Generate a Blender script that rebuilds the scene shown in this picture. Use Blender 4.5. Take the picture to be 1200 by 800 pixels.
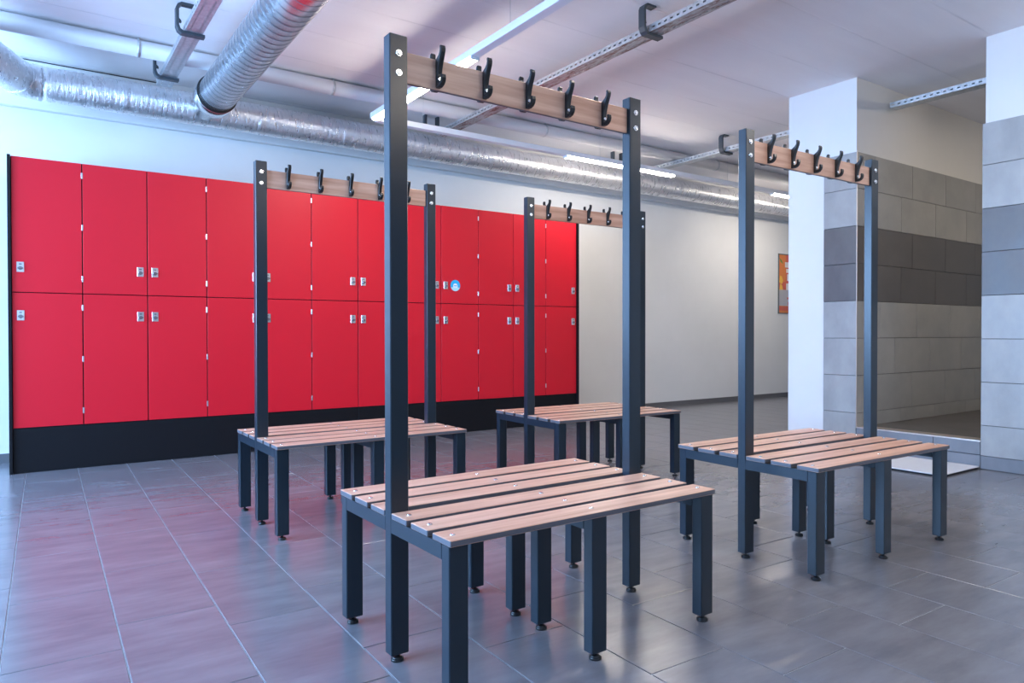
import bpy, bmesh, math, random
from mathutils import Vector, Matrix
random.seed(7)
for o in list(bpy.data.objects): bpy.data.objects.remove(o, do_unlink=True)
scene = bpy.context.scene
COL = scene.collection

# ------------------------------------------------------------------ camera
F, YAW, PIT, ROL, CAMH = 826.734, .60268, .01105, -.0011, .95175
def ray(u, v):
    r3 = (u-600)/F; u3 = (400-v)/F
    c, s = math.cos(ROL), math.sin(ROL); r = r3*c-u3*s; u2 = r3*s+u3*c
    c, s = math.cos(PIT), math.sin(PIT); d = c+u2*s; z = -s+u2*c
    return Vector((d*math.sin(YAW)+r*math.cos(YAW), d*math.cos(YAW)-r*math.sin(YAW), z))
def proj(X, Y, Z):
    d = X*math.sin(YAW)+Y*math.cos(YAW); r = X*math.cos(YAW)-Y*math.sin(YAW); u = Z-CAMH
    c, s = math.cos(PIT), math.sin(PIT); d2 = d*c-u*s; u2 = u*c+d*s
    c, s = math.cos(ROL), math.sin(ROL); r3 = r*c+u2*s; u3 = -r*s+u2*c
    return 600+F*r3/d2, 400-F*u3/d2, d2
cam = bpy.data.cameras.new('camera'); camo = bpy.data.objects.new('camera', cam); COL.objects.link(camo)
fw = ray(600, 400).normalized(); rt = (ray(601, 400)-ray(600, 400)).normalized(); up = rt.cross(fw)
m = Matrix((rt, up, -fw)).transposed().to_4x4(); m.translation = Vector((0, 0, CAMH)); camo.matrix_world = m
cam.sensor_width = 36; cam.lens = F/1200*36; cam.clip_start = .05
scene.camera = camo

# ------------------------------------------------------------------ light and exposure
scene.view_settings.view_transform = 'Standard'; scene.view_settings.look = 'None'
scene.view_settings.gamma = 1; scene.view_settings.use_curve_mapping = False
scene.view_settings.exposure = 0.50
w = bpy.data.worlds.new('world'); scene.world = w; w.use_nodes = True
w.node_tree.nodes['Background'].inputs[0].default_value = (.55, .75, 1, 1)
w.node_tree.nodes['Background'].inputs[1].default_value = 1.0
def daylight(a0, a1, z0, z1, power, rear=False):
    l = bpy.data.lights.new('window_daylight', 'AREA'); l.shape = 'RECTANGLE'
    l.energy = power; l.color = (.33, .58, 1.0)
    o = bpy.data.objects.new('window_daylight', l); COL.objects.link(o)
    if rear:
        l.size = a1-a0; l.size_y = z1-z0; o.location = ((a0+a1)/2, -6.66, (z0+z1)/2); o.rotation_euler = (math.pi/2, 0, 0)
    else:
        l.size = z1-z0; l.size_y = a1-a0; o.location = (-3.36, (a0+a1)/2, (z0+z1)/2); o.rotation_euler = (0, -math.pi/2, 0)
WINDOWS = [(1.1, 2.6), (2.8, 4.3), (4.5, 6.0)]
WIN_Z = (.85, 2.6)
for a, b in WINDOWS: daylight(a, b, WIN_Z[0], WIN_Z[1], 215)
REAR = (-3.0, .2, .1, 2.75)
daylight(*REAR, 45, rear=True)
LED_STRENGTH = 64.0

# ------------------------------------------------------------------ materials
def mat(name, col, rough=.5, metal=0., spec=.5, coat=0.):
    mm = bpy.data.materials.new(name); mm.use_nodes = True
    b = mm.node_tree.nodes['Principled BSDF']
    b.inputs['Base Color'].default_value = (*col, 1); b.inputs['Roughness'].default_value = rough
    b.inputs['Metallic'].default_value = metal; b.inputs['Specular IOR Level'].default_value = spec
    b.inputs['Coat Weight'].default_value = coat
    return mm
def nodes(mm): return mm.node_tree.nodes, mm.node_tree.links, mm.node_tree.nodes['Principled BSDF']
def noise_mix(mm, c0, c1, scale=(5, 5, 5), nscale=1., detail=6, lo=.3, hi=.7, coord='Object', rand=0., rough=None, bump=0., bdist=.01):
    n, l, b = nodes(mm)
    tc = n.new('ShaderNodeTexCoord'); mp = n.new('ShaderNodeMapping'); mp.inputs['Scale'].default_value = scale
    l.new(tc.outputs[coord], mp.inputs['Vector'])
    if rand:
        oi = n.new('ShaderNodeObjectInfo'); mu = n.new('ShaderNodeMath'); mu.operation = 'MULTIPLY'; mu.inputs[1].default_value = rand
        cx = n.new('ShaderNodeCombineXYZ'); l.new(oi.outputs['Random'], mu.inputs[0])
        for i in range(3): l.new(mu.outputs[0], cx.inputs[i])
        l.new(cx.outputs[0], mp.inputs['Location'])
    nz = n.new('ShaderNodeTexNoise'); nz.inputs['Scale'].default_value = nscale; nz.inputs['Detail'].default_value = detail
    nz.inputs['Roughness'].default_value = .6
    l.new(mp.outputs[0], nz.inputs['Vector'])
    cr = n.new('ShaderNodeValToRGB'); e = cr.color_ramp.elements
    e[0].position = lo; e[0].color = (*c0, 1); e[1].position = hi; e[1].color = (*c1, 1)
    l.new(nz.outputs['Fac'], cr.inputs[0]); l.new(cr.outputs[0], b.inputs['Base Color'])
    if rough:
        mr = n.new('ShaderNodeMapRange'); mr.inputs['From Min'].default_value = lo; mr.inputs['From Max'].default_value = hi
        mr.inputs['To Min'].default_value = rough[0]; mr.inputs['To Max'].default_value = rough[1]
        l.new(nz.outputs['Fac'], mr.inputs['Value']); l.new(mr.outputs[0], b.inputs['Roughness'])
    if bump:
        bp = n.new('ShaderNodeBump'); bp.inputs['Strength'].default_value = bump; bp.inputs['Distance'].default_value = bdist
        l.new(nz.outputs['Fac'], bp.inputs['Height']); l.new(bp.outputs[0], b.inputs['Normal'])
    return nz, cr
M = {}
M['steel'] = mat('charcoal powder coat', (.007, .016, .026), .28, spec=.55)
M['black'] = mat('black plastic', (.008, .008, .009), .35)
M['chrome'] = mat('zinc screw', (.75, .76, .78), .22, 1)
M['core'] = mat('laminate core', (.10, .10, .115), .4)
def wood(name, c0, c1, scale):
    mm = mat(name, c0, .38, spec=.45)
    noise_mix(mm, c0, c1, scale, 1., 8, .32, .68, rand=9.)
    return mm
M['wood'] = wood('slat wood grain', (.42, .215, .14), (.70, .44, .325), (1.6, 26, 8))
M['wood_rail'] = wood('rail wood grain', (.42, .215, .14), (.70, .44, .325), (1.6, 8, 26))
M['red'] = mat('red locker laminate', (.64, .005, .019), .42, spec=.4)
M['carcass'] = mat('black locker laminate', (.004, .004, .006), .5, spec=.25)
M['lock'] = mat('nickel lock', (.72, .72, .74), .28, 1)
M['knob'] = mat('dark nickel knob', (.30, .30, .32), .3, 1)
M['wall'] = mat('white wall paint', (.80, .80, .79), .7, spec=.3)
noise_mix(M['wall'], (.70, .70, .69), (.74, .74, .73), (1.2, 1.2, 1.2), 1., 5, .35, .65, bump=.06, bdist=.01)
M['ceil'] = mat('white concrete ceiling', (.72, .71, .71), .75, spec=.25)
def ceiling_mat(mm):
    n, l, b = nodes(mm)
    nz, cr = noise_mix(mm, (.83, .80, .81), (.89, .865, .87), (.35, 2.4, 1), 1.3, 7, .3, .7)
    tc = n.new('ShaderNodeTexCoord'); sx = n.new('ShaderNodeSeparateXYZ'); l.new(tc.outputs['Object'], sx.inputs[0])
    # board joints every 0.51 m across the room
    a = n.new('ShaderNodeMath'); a.operation = 'SUBTRACT'; a.inputs[1].default_value = 2.675; l.new(sx.outputs['Y'], a.inputs[0])
    pp = n.new('ShaderNodeMath'); pp.operation = 'PINGPONG'; pp.inputs[1].default_value = .26; l.new(a.outputs[0], pp.inputs[0])
    lt = n.new('ShaderNodeMapRange'); lt.interpolation_type = 'SMOOTHSTEP'
    lt.inputs['From Min'].default_value = .0; lt.inputs['From Max'].default_value = .012
    lt.inputs['To Min'].default_value = 1; lt.inputs['To Max'].default_value = 0
    l.new(pp.outputs[0], lt.inputs['Value'])
    n2 = n.new('ShaderNodeTexNoise'); n2.inputs['Scale'].default_value = 1.7; l.new(tc.outputs['Object'], n2.inputs['Vector'])
    mr = n.new('ShaderNodeMapRange'); mr.inputs['From Min'].default_value = .45; mr.inputs['From Max'].default_value = .65; mr.inputs['To Max'].default_value = .35
    l.new(n2.outputs['Fac'], mr.inputs['Value'])
    mu = n.new('ShaderNodeMath'); mu.operation = 'MULTIPLY'; l.new(lt.outputs[0], mu.inputs[0]); l.new(mr.outputs[0], mu.inputs[1])
    mx = n.new('ShaderNodeMix'); mx.data_type = 'RGBA'; l.new(mu.outputs[0], mx.inputs['Factor'])
    l.new(cr.outputs[0], mx.inputs['A']); mx.inputs['B'].default_value = (.42, .41, .42, 1)
    l.new(mx.outputs['Result'], b.inputs['Base Color'])
    bp = n.new('ShaderNodeBump'); bp.inputs['Strength'].default_value = .25; bp.inputs['Distance'].default_value = .01
    ad = n.new('ShaderNodeMath'); ad.operation = 'SUBTRACT'; l.new(nz.outputs['Fac'], ad.inputs[0]); l.new(lt.outputs[0], ad.inputs[1])
    l.new(ad.outputs[0], bp.inputs['Height']); l.new(bp.outputs[0], b.inputs['Normal'])
ceiling_mat(M['ceil'])
M['tile_floor'] = mat('grey floor tile', (.2, .21, .23), .24)
noise_mix(M['tile_floor'], (.118, .116, .13), (.195, .192, .21), (3, 11, 7), 1.0, 6, .25, .75, rand=7.); nodes(M['tile_floor'])[2].inputs['IOR'].default_value = 1.8
M['grout'] = mat('pale grout', (.42, .43, .45), .8)
M['tile_wall'] = mat('light grey wall tile', (.3, .3, .3), .4)
noise_mix(M['tile_wall'], (.27, .275, .27), (.37, .37, .36), (2, 3.5, 2.2), 1.4, 7, .3, .7, rand=7., rough=(.3, .45))
M['tile_dark'] = mat('dark grey wall tile', (.12, .12, .12), .4)
noise_mix(M['tile_dark'], (.08, .075, .075), (.125, .118, .116), (2, 3.5, 2.2), 1.4, 7, .3, .7, rand=7., rough=(.3, .45))
M['tile_base'] = mat('blue grey kerb tile', (.17, .18, .2), .4)
noise_mix(M['tile_base'], (.15, .16, .18), (.2, .21, .23), (2, 3.5, 2.2), 1.4, 7, .3, .7, rand=7.)
M['joint'] = mat('dark tile joint', (.06, .06, .065), .8)
M['trim'] = mat('brushed tile trim', (.6, .52, .45), .35, .8)
M['base'] = mat('grey skirting', (.12, .12, .125), .45)
M['shower_floor'] = mat('brown grey shower floor', (.09, .08, .075), .5)
noise_mix(M['shower_floor'], (.075, .068, .062), (.11, .10, .092), (3, 3, 3), 1.5, 6)
M['mat_white'] = mat('white mat surface', (.72, .73, .75), .35)
M['pvc'] = mat('off white pipe', (.70, .69, .70), .45)
M['foil'] = mat('aluminium foil wrap', (.78, .78, .80), .3, .8)
noise_mix(M['foil'], (.80, .80, .82), (.93, .93, .94), (40, 9, 9), 1.3, 6, .3, .7, rough=(.24, .36), bump=.7, bdist=.015)
M['galv'] = mat('galvanised spiral duct', (.70, .73, .76), .26, 1)
noise_mix(M['galv'], (.74, .77, .80), (.82, .84, .86), (6, 6, 6), 2., 4, .3, .7, rough=(.20, .26))
M['seam'] = mat('dark duct seam', (.3, .32, .35), .4, .8)
M['strut'] = mat('galvanised rail', (.42, .45, .48), .42, .8)
noise_mix(M['strut'], (.48, .51, .53), (.68, .70, .72), (20, 20, 20), 2., 5, .3, .7, rough=(.35, .55))
M['rust'] = mat('worn galvanised rail', (.45, .42, .42), .5, .6)
noise_mix(M['rust'], (.22, .11, .09), (.52, .52, .53), (30, 6, 30), 1.3, 6, .36, .56)
M['clamp'] = mat('grey plastic clamp', (.045, .055, .065), .45)
M['housing'] = mat('white luminaire housing', (.74, .76, .80), .35)
def emit(name, col, s):
    mm = bpy.data.materials.new(name); mm.use_nodes = True; n = mm.node_tree.nodes; n.clear()
    e = n.new('ShaderNodeEmission'); e.inputs[0].default_value = (*col, 1); e.inputs[1].default_value = s
    o = n.new('ShaderNodeOutputMaterial'); mm.node_tree.links.new(e.outputs[0], o.inputs[0]); return mm
M['led'] = emit('led diffuser', (1, .90, .79), LED_STRENGTH)
M['led_warm'] = emit('warm shower diffuser', (1, .84, .64), LED_STRENGTH)
M['frame'] = mat('window frame', (.7, .7, .72), .4)
M['st_blue'] = mat('sticker cyan', (.01, .42, .75), .4)
M['st_pale'] = mat('sticker pale', (.45, .75, .82), .4)
M['st_white'] = mat('sticker white', (.8, .85, .9), .4)
for k, c in dict(p_or=(.72, .22, .06), p_red=(.65, .13, .09), p_ye=(.85, .5, .07), p_gr=(.12, .3, .06), p_grey=(.45, .44, .48), p_wh=(.8, .76, .72)).items():
    M[k] = mat('poster '+k, c, .6)
M['p_frame'] = mat('poster frame', (.12, .14, .14), .4)

# ------------------------------------------------------------------ helpers
def tag(o, label=None, cat=None, group=None, kind=None):
    if label: o['label'] = label
    if cat: o['category'] = cat
    if group: o['group'] = group
    if kind: o['kind'] = kind
    return o
def link(name, mesh, parent=None, loc=(0, 0, 0), rot=(0, 0, 0)):
    o = bpy.data.objects.new(name, mesh); COL.objects.link(o); o.location = loc; o.rotation_euler = rot
    if parent: o.parent = parent
    return o
def empty(name, loc, rz=0):
    o = bpy.data.objects.new(name, None); COL.objects.link(o); o.location = loc; o.rotation_euler = (0, 0, rz)
    o.empty_display_size = .1
    return o
class MB:
    def __init__(s): s.bm = bmesh.new(); s.mi = 0
    def box(s, x0, x1, y0, y1, z0, z1, bev=0., seg=1):
        g = bmesh.ops.create_cube(s.bm, size=1, matrix=Matrix.Translation(((x0+x1)/2, (y0+y1)/2, (z0+z1)/2)) @ Matrix.Diagonal((abs(x1-x0), abs(y1-y0), abs(z1-z0), 1)))
        vs = g['verts']
        for v in vs:
            for f in v.link_faces: f.material_index = s.mi
        if bev:
            es = list({e for v in vs for e in v.link_edges})
            bmesh.ops.bevel(s.bm, geom=es, offset=bev, segments=seg, affect='EDGES', profile=.5)
        return s
    def cyl(s, p0, p1, r0, r1=None, n=16, caps=True):
        r1 = r0 if r1 is None else r1
        p0, p1 = Vector(p0), Vector(p1); d = p1-p0
        q = d.to_track_quat('Z', 'Y').to_matrix().to_4x4()
        before = set(s.bm.faces)
        bmesh.ops.create_cone(s.bm, cap_ends=caps, segments=n, radius1=r0, radius2=r1, depth=d.length, matrix=Matrix.Translation((p0+p1)/2) @ q)
        for f in set(s.bm.faces)-before:
            f.material_index = s.mi; f.smooth = len(f.verts) == 4
        return s
    def tube(s, pts, r, n=10, caps=True):
        pts = [Vector(p) for p in pts]; rs = r if isinstance(r, (list, tuple)) else [r]*len(pts)
        prev = None; rings = []
        for i, p in enumerate(pts):
            t = (pts[min(i+1, len(pts)-1)]-pts[max(i-1, 0)]).normalized()
            if prev is None: a = t.orthogonal().normalized()
            else: a = (prev-t*prev.dot(t)).normalized()
            prev = a; b = t.cross(a)
            rings.append([s.bm.verts.new(p+rs[i]*(math.cos(2*math.pi*k/n)*a+math.sin(2*math.pi*k/n)*b)) for k in range(n)])
        for i in range(len(rings)-1):
            for k in range(n):
                f = s.bm.faces.new((rings[i][k], rings[i][(k+1) % n], rings[i+1][(k+1) % n], rings[i+1][k])); f.smooth = True; f.material_index = s.mi
        if caps:
            f = s.bm.faces.new(rings[0][::-1]); f.material_index = s.mi
            f = s.bm.faces.new(rings[-1]); f.material_index = s.mi
        return s
    def extrude(s, poly, a, b, axis='X', bev=0.):
        """poly of 2-D points, extruded from a to b along axis; poly plane is (Y,Z) for X, (X,Z) for Y, (X,Y) for Z"""
        def P(p, t): return {'X': (t, p[0], p[1]), 'Y': (p[0], t, p[1]), 'Z': (p[0], p[1], t)}[axis]
        A = [s.bm.verts.new(P(p, a)) for p in poly]; B = [s.bm.verts.new(P(p, b)) for p in poly]
        n = len(poly); fs = [s.bm.faces.new(A[::-1]), s.bm.faces.new(B)]
        for i in range(n): fs.append(s.bm.faces.new((A[i], A[(i+1) % n], B[(i+1) % n], B[i])))
        for f in fs: f.material_index = s.mi
        bmesh.ops.recalc_face_normals(s.bm, faces=fs)
        if bev:
            es = list(set(fs[0].edges) | set(fs[1].edges))
            bmesh.ops.bevel(s.bm, geom=es, offset=bev, segments=1, affect='EDGES')
        return s
    def mesh(s, name, mats):
        me = bpy.data.meshes.new(name); s.bm.normal_update(); s.bm.to_mesh(me); s.bm.free()
        for x in (mats if isinstance(mats, (list, tuple)) else [mats]): me.materials.append(x)
        return me
    def build(s, name, mats, parent=None, loc=(0, 0, 0)):
        return link(name, s.mesh(name, mats), parent, loc)
def pbox(name, x0, x1, y0, y1, z0, z1, mt, parent=None, bev=0.):
    return MB().box(x0, x1, y0, y1, z0, z1, bev).build(name, mt, parent)
def structure(o): o['kind'] = 'structure'; return o

# ------------------------------------------------------------------ room shell
CEIL = 3.01; WALLY = 6.45; XW = 5.503; XL = -3.3; YR = -6.6; XR = 11.6
floor = structure(pbox('floor', XL, XR, YR, WALLY, -.12, -.003, M['grout']))
structure(pbox('ceiling', XL-.2, XR+.2, YR-.2, WALLY+.2, CEIL, CEIL+.15, M['ceil']))
structure(pbox('wall_back', XL-.2, XR+.2, WALLY, WALLY+.2, -.12, CEIL, M['wall']))
structure(pbox('trim_1', XL, XR, WALLY-.06, WALLY, 2.64, CEIL, M['wall'], bev=.006))     # ring beam above the duct
wr_ = MB(); wr_.box(XL-.2, REAR[0], YR-.2, YR, -.12, CEIL); wr_.box(REAR[1], XR+.2, YR-.2, YR, -.12, CEIL)
wr_.box(REAR[0], REAR[1], YR-.2, YR, -.12, REAR[2]); wr_.box(REAR[0], REAR[1], YR-.2, YR, REAR[3], CEIL)
structure(wr_.build('wall_rear', M['wall']))
fr = MB(); t = .05; a, b, z0, z1 = REAR
fr.box(a, a+t, YR-.05, YR, z0, z1); fr.box(b-t, b, YR-.05, YR, z0, z1); fr.box((a+b)/2-t/2, (a+b)/2+t/2, YR-.05, YR, z0+t, z1-t)
fr.box(a+t, b-t, YR-.05, YR, z0, z0+t); fr.box(a+t, b-t, YR-.05, YR, z1-t, z1)
structure(fr.build('window_4', M['frame']))
structure(pbox('wall_far_right', XR, XR+.2, YR, WALLY, -.12, CEIL, M['wall']))
wl = MB()
wl.box(XL-.2, XL, YR, WALLY, -.12, WIN_Z[0]); wl.box(XL-.2, XL, YR, WALLY, WIN_Z[1], CEIL)
ys = [YR]+[v for a in WINDOWS for v in a]+[WALLY]
for i in range(0, len(ys), 2): wl.box(XL-.2, XL, ys[i], ys[i+1], WIN_Z[0], WIN_Z[1])
structure(wl.build('wall_left', M['wall']))
for i, (a, b) in enumerate(WINDOWS):
    fr = MB(); z0, z1 = WIN_Z; t = .05
    fr.box(XL-.05, XL, a, a+t, z0, z1); fr.box(XL-.05, XL, b-t, b, z0, z1)
    fr.box(XL-.05, XL, a+t, b-t, z0, z0+t); fr.box(XL-.05, XL, a+t, b-t, z1-t, z1); fr.box(XL-.05, XL, (a+b)/2-t/2, (a+b)/2+t/2, z0+t, z1-t)
    structure(fr.build('window_%d' % (i+1), M['frame']))
bb = structure(pbox('baseboard_back', XL, -.11, WALLY-.012, WALLY, 0, .065, M['base']))
structure(pbox('baseboard_back_right', 4.92, XR, WALLY-.012, WALLY, 0, .06, M['base']))

# floor tiles, 0.304 x 0.604 m pitch, set about one degree off the lockers
PX, PY, RZ = .304, .604, -math.radians(1.0)
ox, oy = 2.04, 1.4; cr_, sr_ = math.cos(RZ), math.sin(RZ)
def ft(x, y): dx, dy = x-ox, y-oy; return ox+cr_*dx-sr_*dy, oy+sr_*dx+cr_*dy
tw, tl, g = PX-.0035, PY-.0035, .0012
tm = MB(); tm.box(-tw/2, tw/2, -tl/2, tl/2, -.0075, 0)
top_e = [e for e in tm.bm.edges if all(abs(v.co.z) < 1e-6 for v in e.verts)]
bmesh.ops.bevel(tm.bm, geom=top_e, offset=g, segments=1, affect='EDGES')
tile_me = tm.mesh('floor_tile', M['tile_floor'])
cand = []
for i in range(-19, 33):
    for j in range(-15, 10):
        x = ox+(i+.5)*PX; y = (1.18 if i % 2 else 1.385)+(j+.5)*PY
        X, Y = ft(x, y)
        if not (XL-.1 < X < XR+.1 and YR-.2 < Y < WALLY+.2): continue
        vis = 0
        if not (Y > 6.15 and X < 4.8) and not (X > XW+.15 and Y < 3.5):
            for ddx, ddy in ((0, 0), (.13, .26), (-.13, .26), (.13, -.26), (-.13, -.26)):
                if X*math.sin(YAW)+Y*math.cos(YAW) > .4:
                    u, v, d = proj(X+ddx, Y+ddy, 0)
                    if d > .3 and -10 < u < 1210 and v < 815: vis = 1
        cand.append((0 if vis else 1, math.hypot(X, Y), X, Y))
cand.sort()
rest = []
for k, (nv, d, X, Y) in enumerate(cand):
    if nv == 0 and k < 300: link('tile', tile_me, floor, (X, Y, 0), (0, 0, RZ))
    else: rest.append((X, Y))
rb = bmesh.new(); rb.from_mesh(tile_me); base_v = [v.co.copy() for v in rb.verts]; base_f = [[v.index for v in f.verts] for f in rb.faces]; rb.free()
V, Fc = [], []
for X, Y in rest:
    o0 = len(V)
    for c in base_v: V.append((X+cr_*c.x-sr_*c.y, Y+sr_*c.x+cr_*c.y, c.z))
    for f in base_f: Fc.append([o0+q for q in f])
me = bpy.data.meshes.new('far_tiles'); me.from_pydata(V, [], Fc); me.materials.append(M['tile_floor'])
o = link('far_tiles', me, floor); o['kind'] = 'stuff'

# ------------------------------------------------------------------ tiled shower corner on the right
ROWS = [.095, .308, .610, .912, 1.214, 1.516, 1.818, 2.120, 2.412]
YC = 3.106; YCW = 3.395; YC2 = 3.73; YN = 2.207; SH = .195; XS = 8.4
pier = structure(pbox('wall_pier', XW+.011, XS, YC+.012, YC2, 0, CEIL, M['wall']))
pbox('tile_backing', XW+.0105, XW+.0115, YC+.003, YCW, 0, 2.412, M['joint'], pier)
pbox('tile_backing', XW+.0105, XS, YC+.0105, YC+.0125, SH, 2.412, M['joint'], pier)
TM = {}
def wall_tile(parent, axis, a0, a1, z0, z1, plane, t=.010, mk=None):
    """tile on a wall; axis 'Y': face looks -X at x=plane; axis 'X': face looks -Y at y=plane"""
    gz = .0018
    dark = z0 > 1.2 and z1 < 1.83
    mt = mk or ('tile_dark' if dark else 'tile_wall')
    key = (axis, round(a1-a0, 4), round(z1-z0, 4), mt, t)
    if key not in TM:
        q = MB(); L, h = a1-a0, z1-z0
        if axis == 'Y': q.box(0, t, gz, L-gz, gz, h-gz, .0012)
        else: q.box(gz, L-gz, 0, t, gz, h-gz, .0012)
        TM[key] = q.mesh('wall_tile', M[mt])
    return link('tile', TM[key], parent, (plane, a0, z0) if axis == 'Y' else (a0, plane, z0))
for z0, z1 in zip(ROWS[:-1], ROWS[1:]): wall_tile(pier, 'Y', YC+.004, YCW, z0, z1, XW)
wall_tile(pier, 'Y', YC+.004, YCW, .001, ROWS[0], XW+.002, mk='tile_base')
offs = [6.20, 6.39, 6.10, 6.48, 6.2, 6.39, 6.20, 6.39]
for r, (z0, z1) in enumerate(zip([SH]+ROWS[1:-1], ROWS[1:])):
    xs = [XW+.006]+[x for x in (offs[r]-.61*2, offs[r]-.61, offs[r], offs[r]+.61, offs[r]+1.22, offs[r]+1.83) if XW+.05 < x < XS-.05]+[XS]
    for a, b in zip(xs[:-1], xs[1:]): wall_tile(pier, 'X', a, b, z0, z1, YC)
pbox('corner_trim', XW-.001, XW+.006, YC-.001, YC+.004, SH, 2.414, M['trim'], pier)
# near partition
wr = structure(MB().box(XW+.011, XW+.16, YR, YN-.017, 0, CEIL).build('wall_right', M['wall']))
pbox('tile_backing', XW+.0105, XW+.0115, .4, YN-.003, 0, 2.412, M['joint'], wr)
for z0, z1 in zip([.001]+ROWS[:-1], ROWS):
    e = YN
    for L in (.60, .60, .60): wall_tile(wr, 'Y', e-L, e, z0, z1, XW if z0 > .05 else XW+.002, mk=None if z0 > .05 else 'tile_base'); e -= L
    pbox('jamb_tile', XW+.012, XW+.16, YN-.016, YN-.002, z0+.002, z1-.002, M['tile_wall'], wr)
# kerb and raised shower floor
kerb = structure(pbox('shower_kerb', XW+.011, XW+.13, YN, YC+.01, 0, .19, M['joint']))
pbox('kerb_cap', XW-.001, XW+.13, YN, YC+.003, .19, .2, M['trim'], kerb)
for a, b in ((YN, 2.52), (2.52, YC)):
    wall_tile(kerb, 'Y', a, b, .098, .19, XW, mk='tile_base'); wall_tile(kerb, 'Y', a, b, .001, .096, XW+.002, mk='tile_base')
structure(pbox('floor_shower', XW+.13, XS, -.6, YC+.0125, 0, SH, M['shower_floor']))
structure(pbox('wall_shower_end', XS, XS+.12, -.6, YC2, 0, CEIL, M['tile_wall']))
structure(pbox('wall_shower_near', XW+.16, XS, -.72, -.6, 0, CEIL, M['tile_wall']))
mt = empty('shower_mat', (5.225, 2.64, 0)); tag(mt, 'flat white mat on the floor in front of the shower kerb', 'mat')
MB().box(-.27, .27, -.43, .43, .012, .02, .003).build('top', M['mat_white'], mt)
MB().box(-.262, .262, -.422, .422, 0, .012).build('underside', M['carcass'], mt)  # black slab fills the gap under the mat, standing in for its shadow

# ------------------------------------------------------------------ lockers
LYF, LX0, PC, LZ0, LZM, LZ1 = 5.868, -.082, .4135, .308, 1.238, 2.164
LBACK = 6.36
def door_mesh(h):
    return MB().box(.0036, PC-.0036, 0, .016, .003, h-.003, .001).mesh('door', M['red'])
DU, DL = door_mesh(LZ1-LZM), door_mesh(LZM-LZ0)
lk = MB(); lk.box(-.0215, .0215, -.004, 0, -.035, .035, .0015)
LOCK = lk.mesh('lock_plate', M['lock'])
kb = MB(); kb.cyl((0, -.004, -.008), (0, -.014, -.008), .0135, .012, 16); kb.box(-.016, .016, -.024, -.014, -.013, -.003, .002); kb.box(-.008, .008, -.0055, -.004, .014, .024)
KNOB = kb.mesh('knob', M['knob'])
HINGE = MB().box(-.0055, .0055, -.003, .004, -.021, .021, .001).mesh('hinge', M['lock'])
unit_names = ['at the left end of the row', 'second from the left end of the row', 'third from the left end of the row',
              'third from the right end of the row', 'with the round blue sticker, second from the right end', 'at the right end of the row']
for uidx in range(6):
    x = LX0+uidx*2*PC
    un = empty('locker_unit', (x, LYF, 0))
    tag(un, 'red four-door locker unit '+unit_names[uidx], 'locker', 'red lockers along the back wall')
    cm = MB(); d = LBACK-LYF; t = .018; W = 2*PC
    cm.box(0, t/2, .017, d, LZ0, LZ1-.001); cm.box(W-t/2, W, .017, d, LZ0, LZ1-.001); cm.box(PC-t/2, PC+t/2, .017, d, LZ0, LZ1-.001)
    for z in (LZ0, LZM-.009, LZ1-.019):
        cm.box(t/2, PC-t/2, .017, d, z, z+.018); cm.box(PC+t/2, W-t/2, .017, d, z, z+.018)
    cm.box(t/2, W-t/2, d-.006, d, LZ0, LZ1-.001)
    cm.build('carcass', M['carcass'], un)
    for c in range(2):
        for lev, (z0, dm) in enumerate(((LZ0, DL), (LZM, DU))):
            dr = link('door', dm, un, (c*PC, 0, z0))
            lx = .05 if c == 0 else PC-.047
            lz = (1.411 if lev else 1.081)-z0
            link('lock_plate', LOCK, dr, (lx, 0, lz)); link('knob', KNOB, dr, (lx, 0, lz))
            if uidx == 4 and c == 0 and lev == 1:
                st = MB(); R_ = .0535; N = 40
                st.mi = 0; st.cyl((0, -.0004, 0), (0, -.0015, 0), R_, n=N)
                st.mi = 1   # pale lower segment
                a0 = math.radians(200); a1 = math.radians(340)
                st.extrude([(R_*.97*math.cos(a0+(a1-a0)*k/16), R_*.97*math.sin(a0+(a1-a0)*k/16)) for k in range(17)], -.0015, -.0019, 'Y')
                st.mi = 2   # white rounded icon with a dot above
                st.extrude([(-.024, -.022), (.024, -.022), (.025, -.004), (.02, .012), (.008, .02), (-.008, .02), (-.02, .012), (-.025, -.004)], -.0015, -.0024, 'Y')
                st.mi = 0; st.extrude([(-.016, -.006), (.016, -.006), (.016, .002), (-.016, .002)], -.0024, -.0028, 'Y')
                so = st.build('sticker', [M['st_blue'], M['st_pale'], M['st_white']], dr, (3.38-(x+c*PC), 0, 1.4121-z0))
                so['label'] = 'round cyan sticker with a white symbol'
    for z in (2.075, 1.707, 1.343, 1.139, .775, .41): link('hinge', HINGE, un, (PC, 0, z))
    if uidx == 0: pbox('side_panel', -.020, -.001, -.022, d, .0, LZ1+.002, M['carcass'], un, .0015)
    if uidx == 5: pbox('side_panel', W+.001, W+.020, -.022, d, .0, LZ1+.002, M['carcass'], un, .0015)
for k, nm in enumerate(('left', 'right')):
    a = LX0+k*6*PC
    p = MB().box(a+.002, a+6*PC-.002, LYF+.002, LBACK, 0, LZ0-.001, .001).build('locker_plinth', M['carcass'])
    tag(p, 'black plinth under the %s half of the red lockers' % nm, 'plinth', 'black locker plinths')

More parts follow.
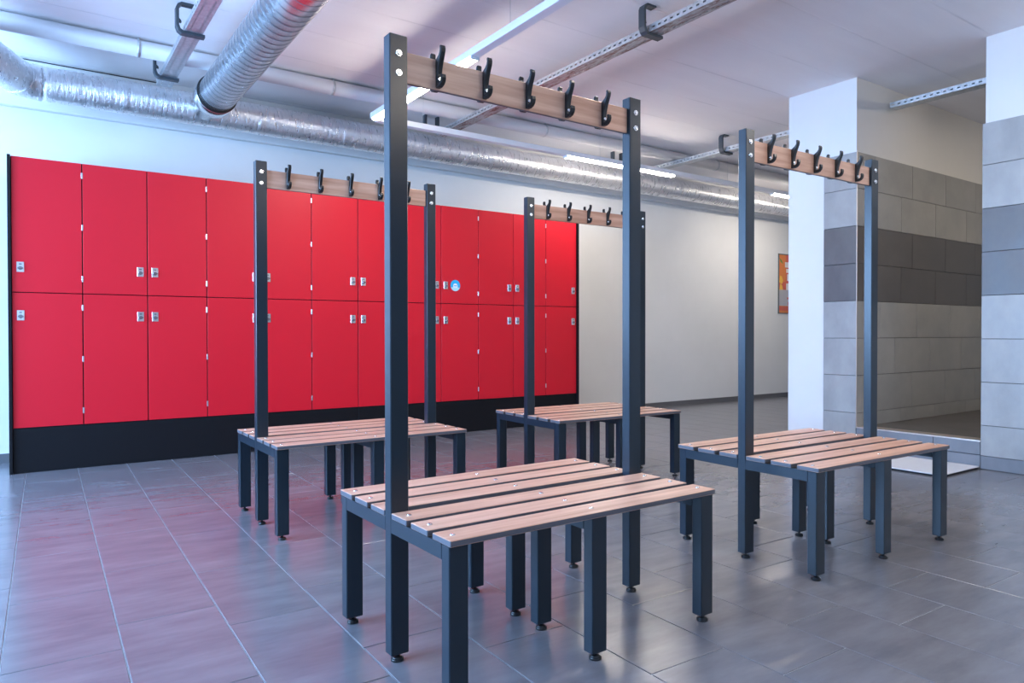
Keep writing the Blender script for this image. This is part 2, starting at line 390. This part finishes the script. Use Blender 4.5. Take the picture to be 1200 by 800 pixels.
# ------------------------------------------------------------------ benches
L, D, WX, WY, ZF, ZT, ZS, XM, YI = 1.010, .698, .0572, .0398, .0227, 1.811, .438, .4764, .0506
ZR = .4205
def tube_mesh(name, h0, h1): return MB().box(0, WX, 0, WY, h0, h1, .0025).mesh(name, M['steel'])
LEG = tube_mesh('leg', ZF, ZR); UPR = tube_mesh('upright', ZF, ZT)
fm = MB(); fm.cyl((0, 0, .0), (0, 0, .007), .0185, .0185, 18); fm.cyl((0, 0, .007), (0, 0, .013), .0185, .011, 18); fm.cyl((0, 0, .012), (0, 0, ZF+.002), .006, n=10)
FOOT = fm.mesh('levelling_foot', M['black'])
sm = MB(); sm.cyl((0, 0, -.002), (0, 0, .0012), .0075, .0075, 14); sm.cyl((0, 0, .0012), (0, 0, .0032), .0075, .0045, 14)
SCREW = sm.mesh('screw', M['chrome'])
bo = MB(); bo.cyl((0, .001, 0), (0, -.0035, 0), .0105, .0095, 16); bo.cyl((0, -.0035, 0), (0, -.007, 0), .0068, .0058, 8)
BOLT = bo.mesh('bolt', M['chrome'])
def faced(x0, x1, y0, y1, z0, z1, axis, wm):
    q = MB().box(x0, x1, y0, y1, z0, z1, .0018)
    q.bm.normal_update()
    for f in q.bm.faces: f.material_index = 0 if abs(f.normal[axis]) > .6 else 1
    return q.mesh('slat', [wm, M['core']])
SW, SG = .094, .0262
SLAT = faced(-.001, L+.001, 0, SW, ZR+.0005, ZS, 2, M['wood'])
RAIL = faced(WX+.0005, L-WX-.0005, -.007, .007, 0, .0905, 1, M['wood_rail'])
# hook profile: (outward, up) with outward measured from the board face
hk = [(0, 0), (0, .084), (.007, .088), (.0165, .094), (.0225, .101), (.0245, .109), (.0235, .117), (.0265, .1205), (.0325, .118), (.0350, .110), (.0335, .100), (.0285, .088), (.0225, .074), (.0165, .056), (.0125, .038), (.0110, .022), (.0130, .0125), (.0205, .0110), (.0265, .0155), (.0285, .0235), (.0275, .0310), (.0315, .0345), (.0365, .0320), (.0380, .0220), (.0345, .0110), (.0265, .0030), (.0150, -.0005)]
hm = MB(); hm.mi = 0
hm.extrude([(-a, b) for a, b in hk], -.0085, .0085, 'X', .0022)
hm.mi = 1; hm.cyl((0, -.009, .0235), (0, -.0135, .0235), .0055, .005, 12)
HOOK = hm.mesh('hook', [M['black'], M['chrome']])
def make_bench():
    b = empty('changing_bench', (0, 0, 0))
    yu = D/2-WY/2
    def foot(p, x, y): link('levelling_foot', FOOT, p, (WX/2, WY/2, 0))
    for x in (0, L-WX):
        for y in (0, D-WY):
            foot(link('leg', LEG, b, (x, y, 0)), 0, 0)
        u = link('upright', UPR, b, (x, yu, 0)); foot(u, 0, 0)
        for z in (1.757, 1.701):
            link('bolt', BOLT, u, (WX/2, 0, z)); link('bolt', BOLT, u, (WX/2, WY, z), (0, 0, math.pi))
        x0, x1 = (x, x+WX)
        for y0, y1 in ((WY, yu), (yu+WY, D-WY)):
            MB().box(x0, x1, y0, y1, ZR-.040, ZR).build('end_rail', M['steel'], b)
    for y in (0, D/2-YI-WY, D/2+YI, D-WY):
        foot(link('leg', LEG, b, (XM, y, 0)), 0, 0)
    for y0, y1 in ((WY, D/2-YI-WY), (D/2+YI+WY, D-WY)):
        MB().box(XM, XM+WX, y0, y1, ZR-.040, ZR).build('cross_rail', M['steel'], b)
    ysl = [-.009+k*(SW+SG) for k in range(3)]
    for y in ysl+[D-SW-y for y in ysl]:
        s = link('slat', SLAT, b, (0, y, 0))
        for x in (.032, L/2, L-.032): link('screw', SCREW, s, (x, SW/2, ZS))
    r = link('coat_rail', RAIL, b, (0, D/2, 1.681))
    for k in range(5):
        link('hook', HOOK, r, (.157+.167*k+.007, -.007, .0055))
        link('hook', HOOK, r, (.157+.167*k+.014, .007, .0035), (0, 0, math.pi))
    return b
def copy_tree(o, parent=None):
    c = o.copy(); COL.objects.link(c); c.parent = parent
    for ch in list(o.children): copy_tree(ch, c)
    return c
bench = make_bench()
spots = [(.8621, 1.5299, .01562, 'nearest double-sided slatted changing bench with tall hook rail, in the foreground'),
         (.9388, 3.2658, .00682, 'double-sided slatted changing bench standing close before the left part of the red lockers'),
         (2.4788, 1.5537, -.01901, 'double-sided slatted changing bench on the right, beside the grey tiled shower pier'),
         (2.5836, 3.2693, -.02761, 'farthest double-sided slatted changing bench, in front of the right end of the lockers')]
trees = [bench]+[None]*3
for i in range(1, 4): trees[i] = copy_tree(bench)
for bch, (x, y, r, lab) in zip(trees, spots):
    bch.location = (x, y, 0); bch.rotation_euler = (0, 0, r)
    tag(bch, lab, 'bench', 'changing benches with coat hooks')

# ------------------------------------------------------------------ ducts and pipes under the ceiling
FY, FZ, FR = 6.10, 2.749, .122
fd = empty('insulated_duct', (4, FY, FZ)); tag(fd, 'crinkled silver foil insulated duct running along the back wall', 'duct')
def crinkle(pts, r0, n=40):
    q = MB(); rs = []
    for i, p in enumerate(pts): rs.append(r0*(1+.006*math.sin(i*2.1)+.012*(random.random()-.5)))
    q.tube(pts, rs, n)
    return q
pts = [(.10+k*.05-4, 0, 0) for k in range(int((XR-.1)/.05))]
crinkle(pts, FR).build('run', M['foil'], fd)
e0 = Vector((.10-4, 0, 0)); arc = []
R0 = .17; ang = math.radians(66)
for k in range(12):
    a = ang*k/11; arc.append(e0+Vector((-R0*math.sin(a), -R0*(1-math.cos(a)), 0)))
crinkle(arc, FR*1.02).build('elbow', M['foil'], fd)
dv = Vector((-math.cos(ang), -math.sin(ang), 0))
crinkle([arc[-1]+dv*(.05*k) for k in range(40)], FR).build('branch', M['foil'], fd)
for xb in (.62, 1.62, 2.35, 3.1, 3.9, 4.9, 5.6, 6.5, 7.4, 8.3):
    q = MB(); q.tube([(xb-4-.034, 0, 0), (xb-4-.028, 0, 0), (xb-4+.028, 0, 0), (xb-4+.034, 0, 0)], [FR*.985, FR*1.009, FR*1.009, FR*.985], 40, False); q.build('tape_band', M['foil'], fd)

SX, SZ, SR = 1.172, 2.722, .132
sd = empty('spiral_duct', (SX, 4, SZ)); tag(sd, 'round galvanised spiral duct coming from the foil duct towards the viewer', 'duct')
MB().tube([(0, y-4, 0) for y in (-3.3, 0, 3, 5.54)], SR, 96).build('pipe', M['galv'], sd)
q = MB(); pitch = .072; N = 64; y = 5.50; hel = []
while y > -1.0:
    k = len(hel); a = 2*math.pi*k/N
    hel.append((math.cos(a)*(SR+.0005), y-4, math.sin(a)*(SR+.0005))); y -= pitch/N
q.tube(hel, .0008, 5); q.build('seam', M['seam'], sd)
q = MB(); q.tube([(0, 5.53-4, 0), (0, 5.535-4, 0), (0, 5.655-4, 0), (0, 5.66-4, 0), (0, 5.68-4, 0), (0, 5.972-4, 0)], [.142, .145, .145, .142, .085, .085], 48); q.build('collar', M['galv'], sd)
q = MB(); q.tube([(0, 5.525-4, 0), (0, 5.53-4, 0)], .1435, 48); q.build('gasket', M['black'], sd)

wp = empty('white_pipe', (4, 5.545, 2.943)); tag(wp, 'off-white plastic pipe running just under the ceiling', 'pipe')
MB().tube([(XL-4, 0, 0), (XR-4, 0, 0)], .0575, 32).build('run', M['pvc'], wp)
for a, b in ((.312, .376), (3.4, 3.46), (7.0, 7.06)):
    q = MB(); q.tube([(a-4, 0, 0), (a-4, 0, 0), (b-4, 0, 0)], [.058, .066, .066], 32); q.build('coupling', M['pvc'], wp)
for x in (.655, 2.05, 4.2, 6.75, 9.0):
    q = MB(); q.tube([(x-4-.01, 0, 0), (x-4+.01, 0, 0)], .0605, 32); q.cyl((x-4, -.02, .05), (x-4, -.02, .0655), .005, n=8); q.build('pipe_clip', M['strut'], wp)
cb = MB().tube([(-.35, 6.383, 2.995), (.2, 6.383, 2.993), (.9, 6.383, 2.996)], .004, 6).build('ceiling_cable', M['black'])
tag(cb, 'thin black cable running along the top of the back wall at left', 'cable')

# perforated rails with C-shaped clamps
def plate_with_slots(q, y0, y1, x0, x1, z, rows, pitch, sl, sw, vertical=None):
    """perforated strip running along Y; horizontal at height z, or vertical at x=vertical with x0,x1 as z range"""
    n = max(1, int((y1-y0)/pitch))
    def P(a, y): return q.bm.verts.new((a, y, z) if vertical is None else (vertical, y, a))
    edges = sorted(rows)
    bounds = [x0]+[(edges[i]+edges[i+1])/2 for i in range(len(edges)-1)]+[x1]
    for ri, rc in enumerate(edges):
        for k in range(n):
            a, b = y0+(y1-y0)*k/n, y0+(y1-y0)*(k+1)/n; m_ = (a+b)/2
            o_ = [P(bounds[ri], a), P(bounds[ri+1], a), P(bounds[ri+1], b), P(bounds[ri], b)]
            i_ = [P(rc-sw/2, m_-sl/2), P(rc+sw/2, m_-sl/2), P(rc+sw/2, m_+sl/2), P(rc-sw/2, m_+sl/2)]
            for c in range(4):
                f = q.bm.faces.new((o_[c], o_[(c+1) % 4], i_[(c+1) % 4], i_[c])); f.material_index = q.mi
ZB = 2.835
CL = [(0, 0), (-.012, -.014), (-.02, -.03), (-.02, -.130), (-.012, -.152), (0.004, -.1635), (.130, -.1635), (.130, -.1805), (-.006, -.1805), (-.027, -.166), (-.038, -.138), (-.038, -.025), (-.028, -.003), (-.006, .012), (.07, .012), (.07, 0)]
clq = MB(); clq.extrude(CL, -.026, .026, 'Y', .002); clq.extrude([(-.02, -.085), (-.006, -.098), (-.004, -.11), (-.02, -.105)], -.012, .012, 'Y')
CLAMP = clq.mesh('clamp', M['clamp'])
def strut(x, y0, y1, label, clamps, width=.104, worn=False, h=.042):
    s = empty('perforated_rail', (x, (y0+y1)/2, ZB)); yc = (y0+y1)/2
    tag(s, label, 'ceiling rail', 'galvanised perforated rails under the ceiling')
    q = MB(); hw = width/2
    plate_with_slots(q, y0-yc, y1-yc, -hw, hw, 0, (-hw*.5, hw*.5), .05, .022, .008)
    q.build('web', M['rust'] if worn else M['strut'], s)
    for sx in (-1, 1):
        q = MB(); plate_with_slots(q, y0-yc, y1-yc, 0, h, 0, (h*.5,), .05, .022, .010, vertical=sx*hw); q.build('flange', M['strut'], s)
    MB().box(-hw, hw, y0-yc, y1-yc, h, h+.002).build('back', M['strut'], s)
    for yy in clamps: link('clamp', CLAMP, s, (-hw-.012, yy-yc, CEIL-ZB-.0125))
strut(.875, 1.5, 5.95, 'wide perforated galvanised rail left of the spiral duct', (4.80, 5.72))
strut(3.27, -1.0, 5.95, 'perforated galvanised rail with worn underside crossing the middle of the ceiling', (3.18,), worn=True)
strut(6.02, 3.75, 5.95, 'perforated galvanised rail behind the white pier, left of it', (4.80,))
strut(6.02, -.55, 3.09, 'perforated galvanised rail above the shower opening', ())
for x, lab in ((3.17, 'left'), (5.55, 'right')):
    b = MB().box(x-.09, x+.09, 5.92, 5.99, 2.885, 2.90).box(x-.075, x-.055, 5.93, 5.98, 2.90, CEIL).box(x+.055, x+.075, 5.93, 5.98, 2.90, CEIL).build('duct_bracket', M['clamp'])
    tag(b, 'dark bracket above the foil duct, %s one of the two' % lab, 'bracket', 'dark brackets over the foil duct')

# ------------------------------------------------------------------ light lines
TZ0, TZ1 = 2.688, 2.735
def light_line(axis, c, a0, a1, leds, wires, label):
    loc = (c, (a0+a1)/2, TZ0) if axis == 'Y' else ((a0+a1)/2, c, TZ0); mid = (a0+a1)/2
    t = empty('light_line', loc); tag(t, label, 'ceiling light', 'white linear ceiling lights')
    def B(name, p0, p1, w0, w1, z0, z1, mt, bev=.002):
        if axis == 'Y': return pbox(name, w0, w1, p0-mid, p1-mid, z0, z1, mt, t, bev)
        return pbox(name, p0-mid, p1-mid, w0, w1, z0, z1, mt, t, bev)
    B('housing', a0, a1, -.032, .032, 0, TZ1-TZ0, M['housing'])
    for p0, p1 in leds:
        B('diffuser', p0, p1, -.029, .029, -.016, 0, M['led'], .004)
        B('end_cap', p0-.012, p0, -.031, .031, -.018, 0, M['housing']); B('end_cap', p1, p1+.012, -.031, .031, -.018, 0, M['housing'])
    for p in wires:
        q = MB(); z1 = CEIL-TZ0-.001; q.cyl((0, 0, TZ1-TZ0), (0, 0, z1), .0016, n=6)
        q.build('suspension_wire', M['strut'], t, (0, p-mid, 0) if axis == 'Y' else (p-mid, 0, 0))
light_line('Y', 2.33, -3.0, 5.36, [(3.80, 5.32), (1.25, 2.75), (-1.3, .2)], (5.1, 3.4, 1.8, -.5), 'white light line running away from the viewer above the nearest bench')  # the two nearer diffusers are added out of view to light floor and rails
light_line('Y', 4.5, -3.0, 1.45, [(-.3, 1.2)], (1.0, -1.5), 'added white light line out of view at right, brightening the ceiling')  # unseen lamp, added to lift the ceiling and the right-hand floor
light_line('X', 5.40, 2.37, 11.0, [(4.36, 5.86), (7.64, 9.14)], (2.8, 4.8, 6.79, 9.4), 'white light line parallel to the back wall, below the white pipe')
def batten(x, y0, y1, label):
    t = empty('light_batten', (x, (y0+y1)/2, CEIL-.07)); tag(t, label, 'ceiling light')
    h = (y1-y0)/2
    pbox('housing', -.04, .04, -h, h, .02, .07, M['housing'], t); pbox('diffuser', -.036, .036, -h+.02, h-.02, 0, .02, M['led_warm'], t)
batten(6.9, .7, 1.9, 'white light batten on the ceiling inside the shower')

# ------------------------------------------------------------------ poster
po = empty('poster', (9.27, WALLY, 1.247)); tag(po, 'framed orange poster on the far back wall beside the white pier', 'poster')
pw, ph = .62, .90
q = MB(); q.box(0, pw, -.014, 0, 0, .014); q.box(0, pw, -.014, 0, ph-.014, ph); q.box(0, .014, -.014, 0, .014, ph-.014); q.box(pw-.014, pw, -.014, 0, .014, ph-.014)
q.build('frame', M['p_frame'], po)
q = MB(); mats = ['p_or', 'p_red', 'p_ye', 'p_gr', 'p_grey', 'p_wh']
def rect(x0, x1, z0, z1, k, lay): q.mi = mats.index(k); q.box(x0, x1, -.003-.0005*lay, -.001, z0, z1)
rect(.014, pw-.014, .014, ph-.014, 'p_or', 0)
rect(.19, pw-.014, .40, ph-.014, 'p_red', 1)
rect(.014, pw-.014, .36, .48, 'p_red', 2)
q.mi = 3; q.extrude([(.03, .84), (.09, .80), (.12, .75), (.06, .78)], -.0055, -.003, 'Y')
q.mi = 2; q.extrude([(.03, .47), (.10, .45), (.12, .50), (.09, .56), (.05, .57)], -.0055, -.003, 'Y'); q.extrude([(.03, .36), (.12, .36), (.10, .42), (.06, .46)], -.0055, -.003, 'Y')
rect(.17, .33, .70, .78, 'p_wh', 3); rect(.20, .32, .62, .68, 'p_wh', 3); rect(.22, .31, .50, .60, 'p_wh', 3); rect(.20, .30, .36, .46, 'p_wh', 3)
rect(.014, .28, .12, .36, 'p_grey', 4); rect(.28, pw-.014, .12, .36, 'p_wh', 4); rect(.22, .34, .22, .25, 'p_red', 5); rect(.24, .32, .13, .18, 'p_red', 5)
rect(.014, pw-.014, .05, .11, 'p_red', 4); rect(.014, pw-.014, .02, .045, 'p_or', 4)
q.build('print', [M[k] for k in mats], po)
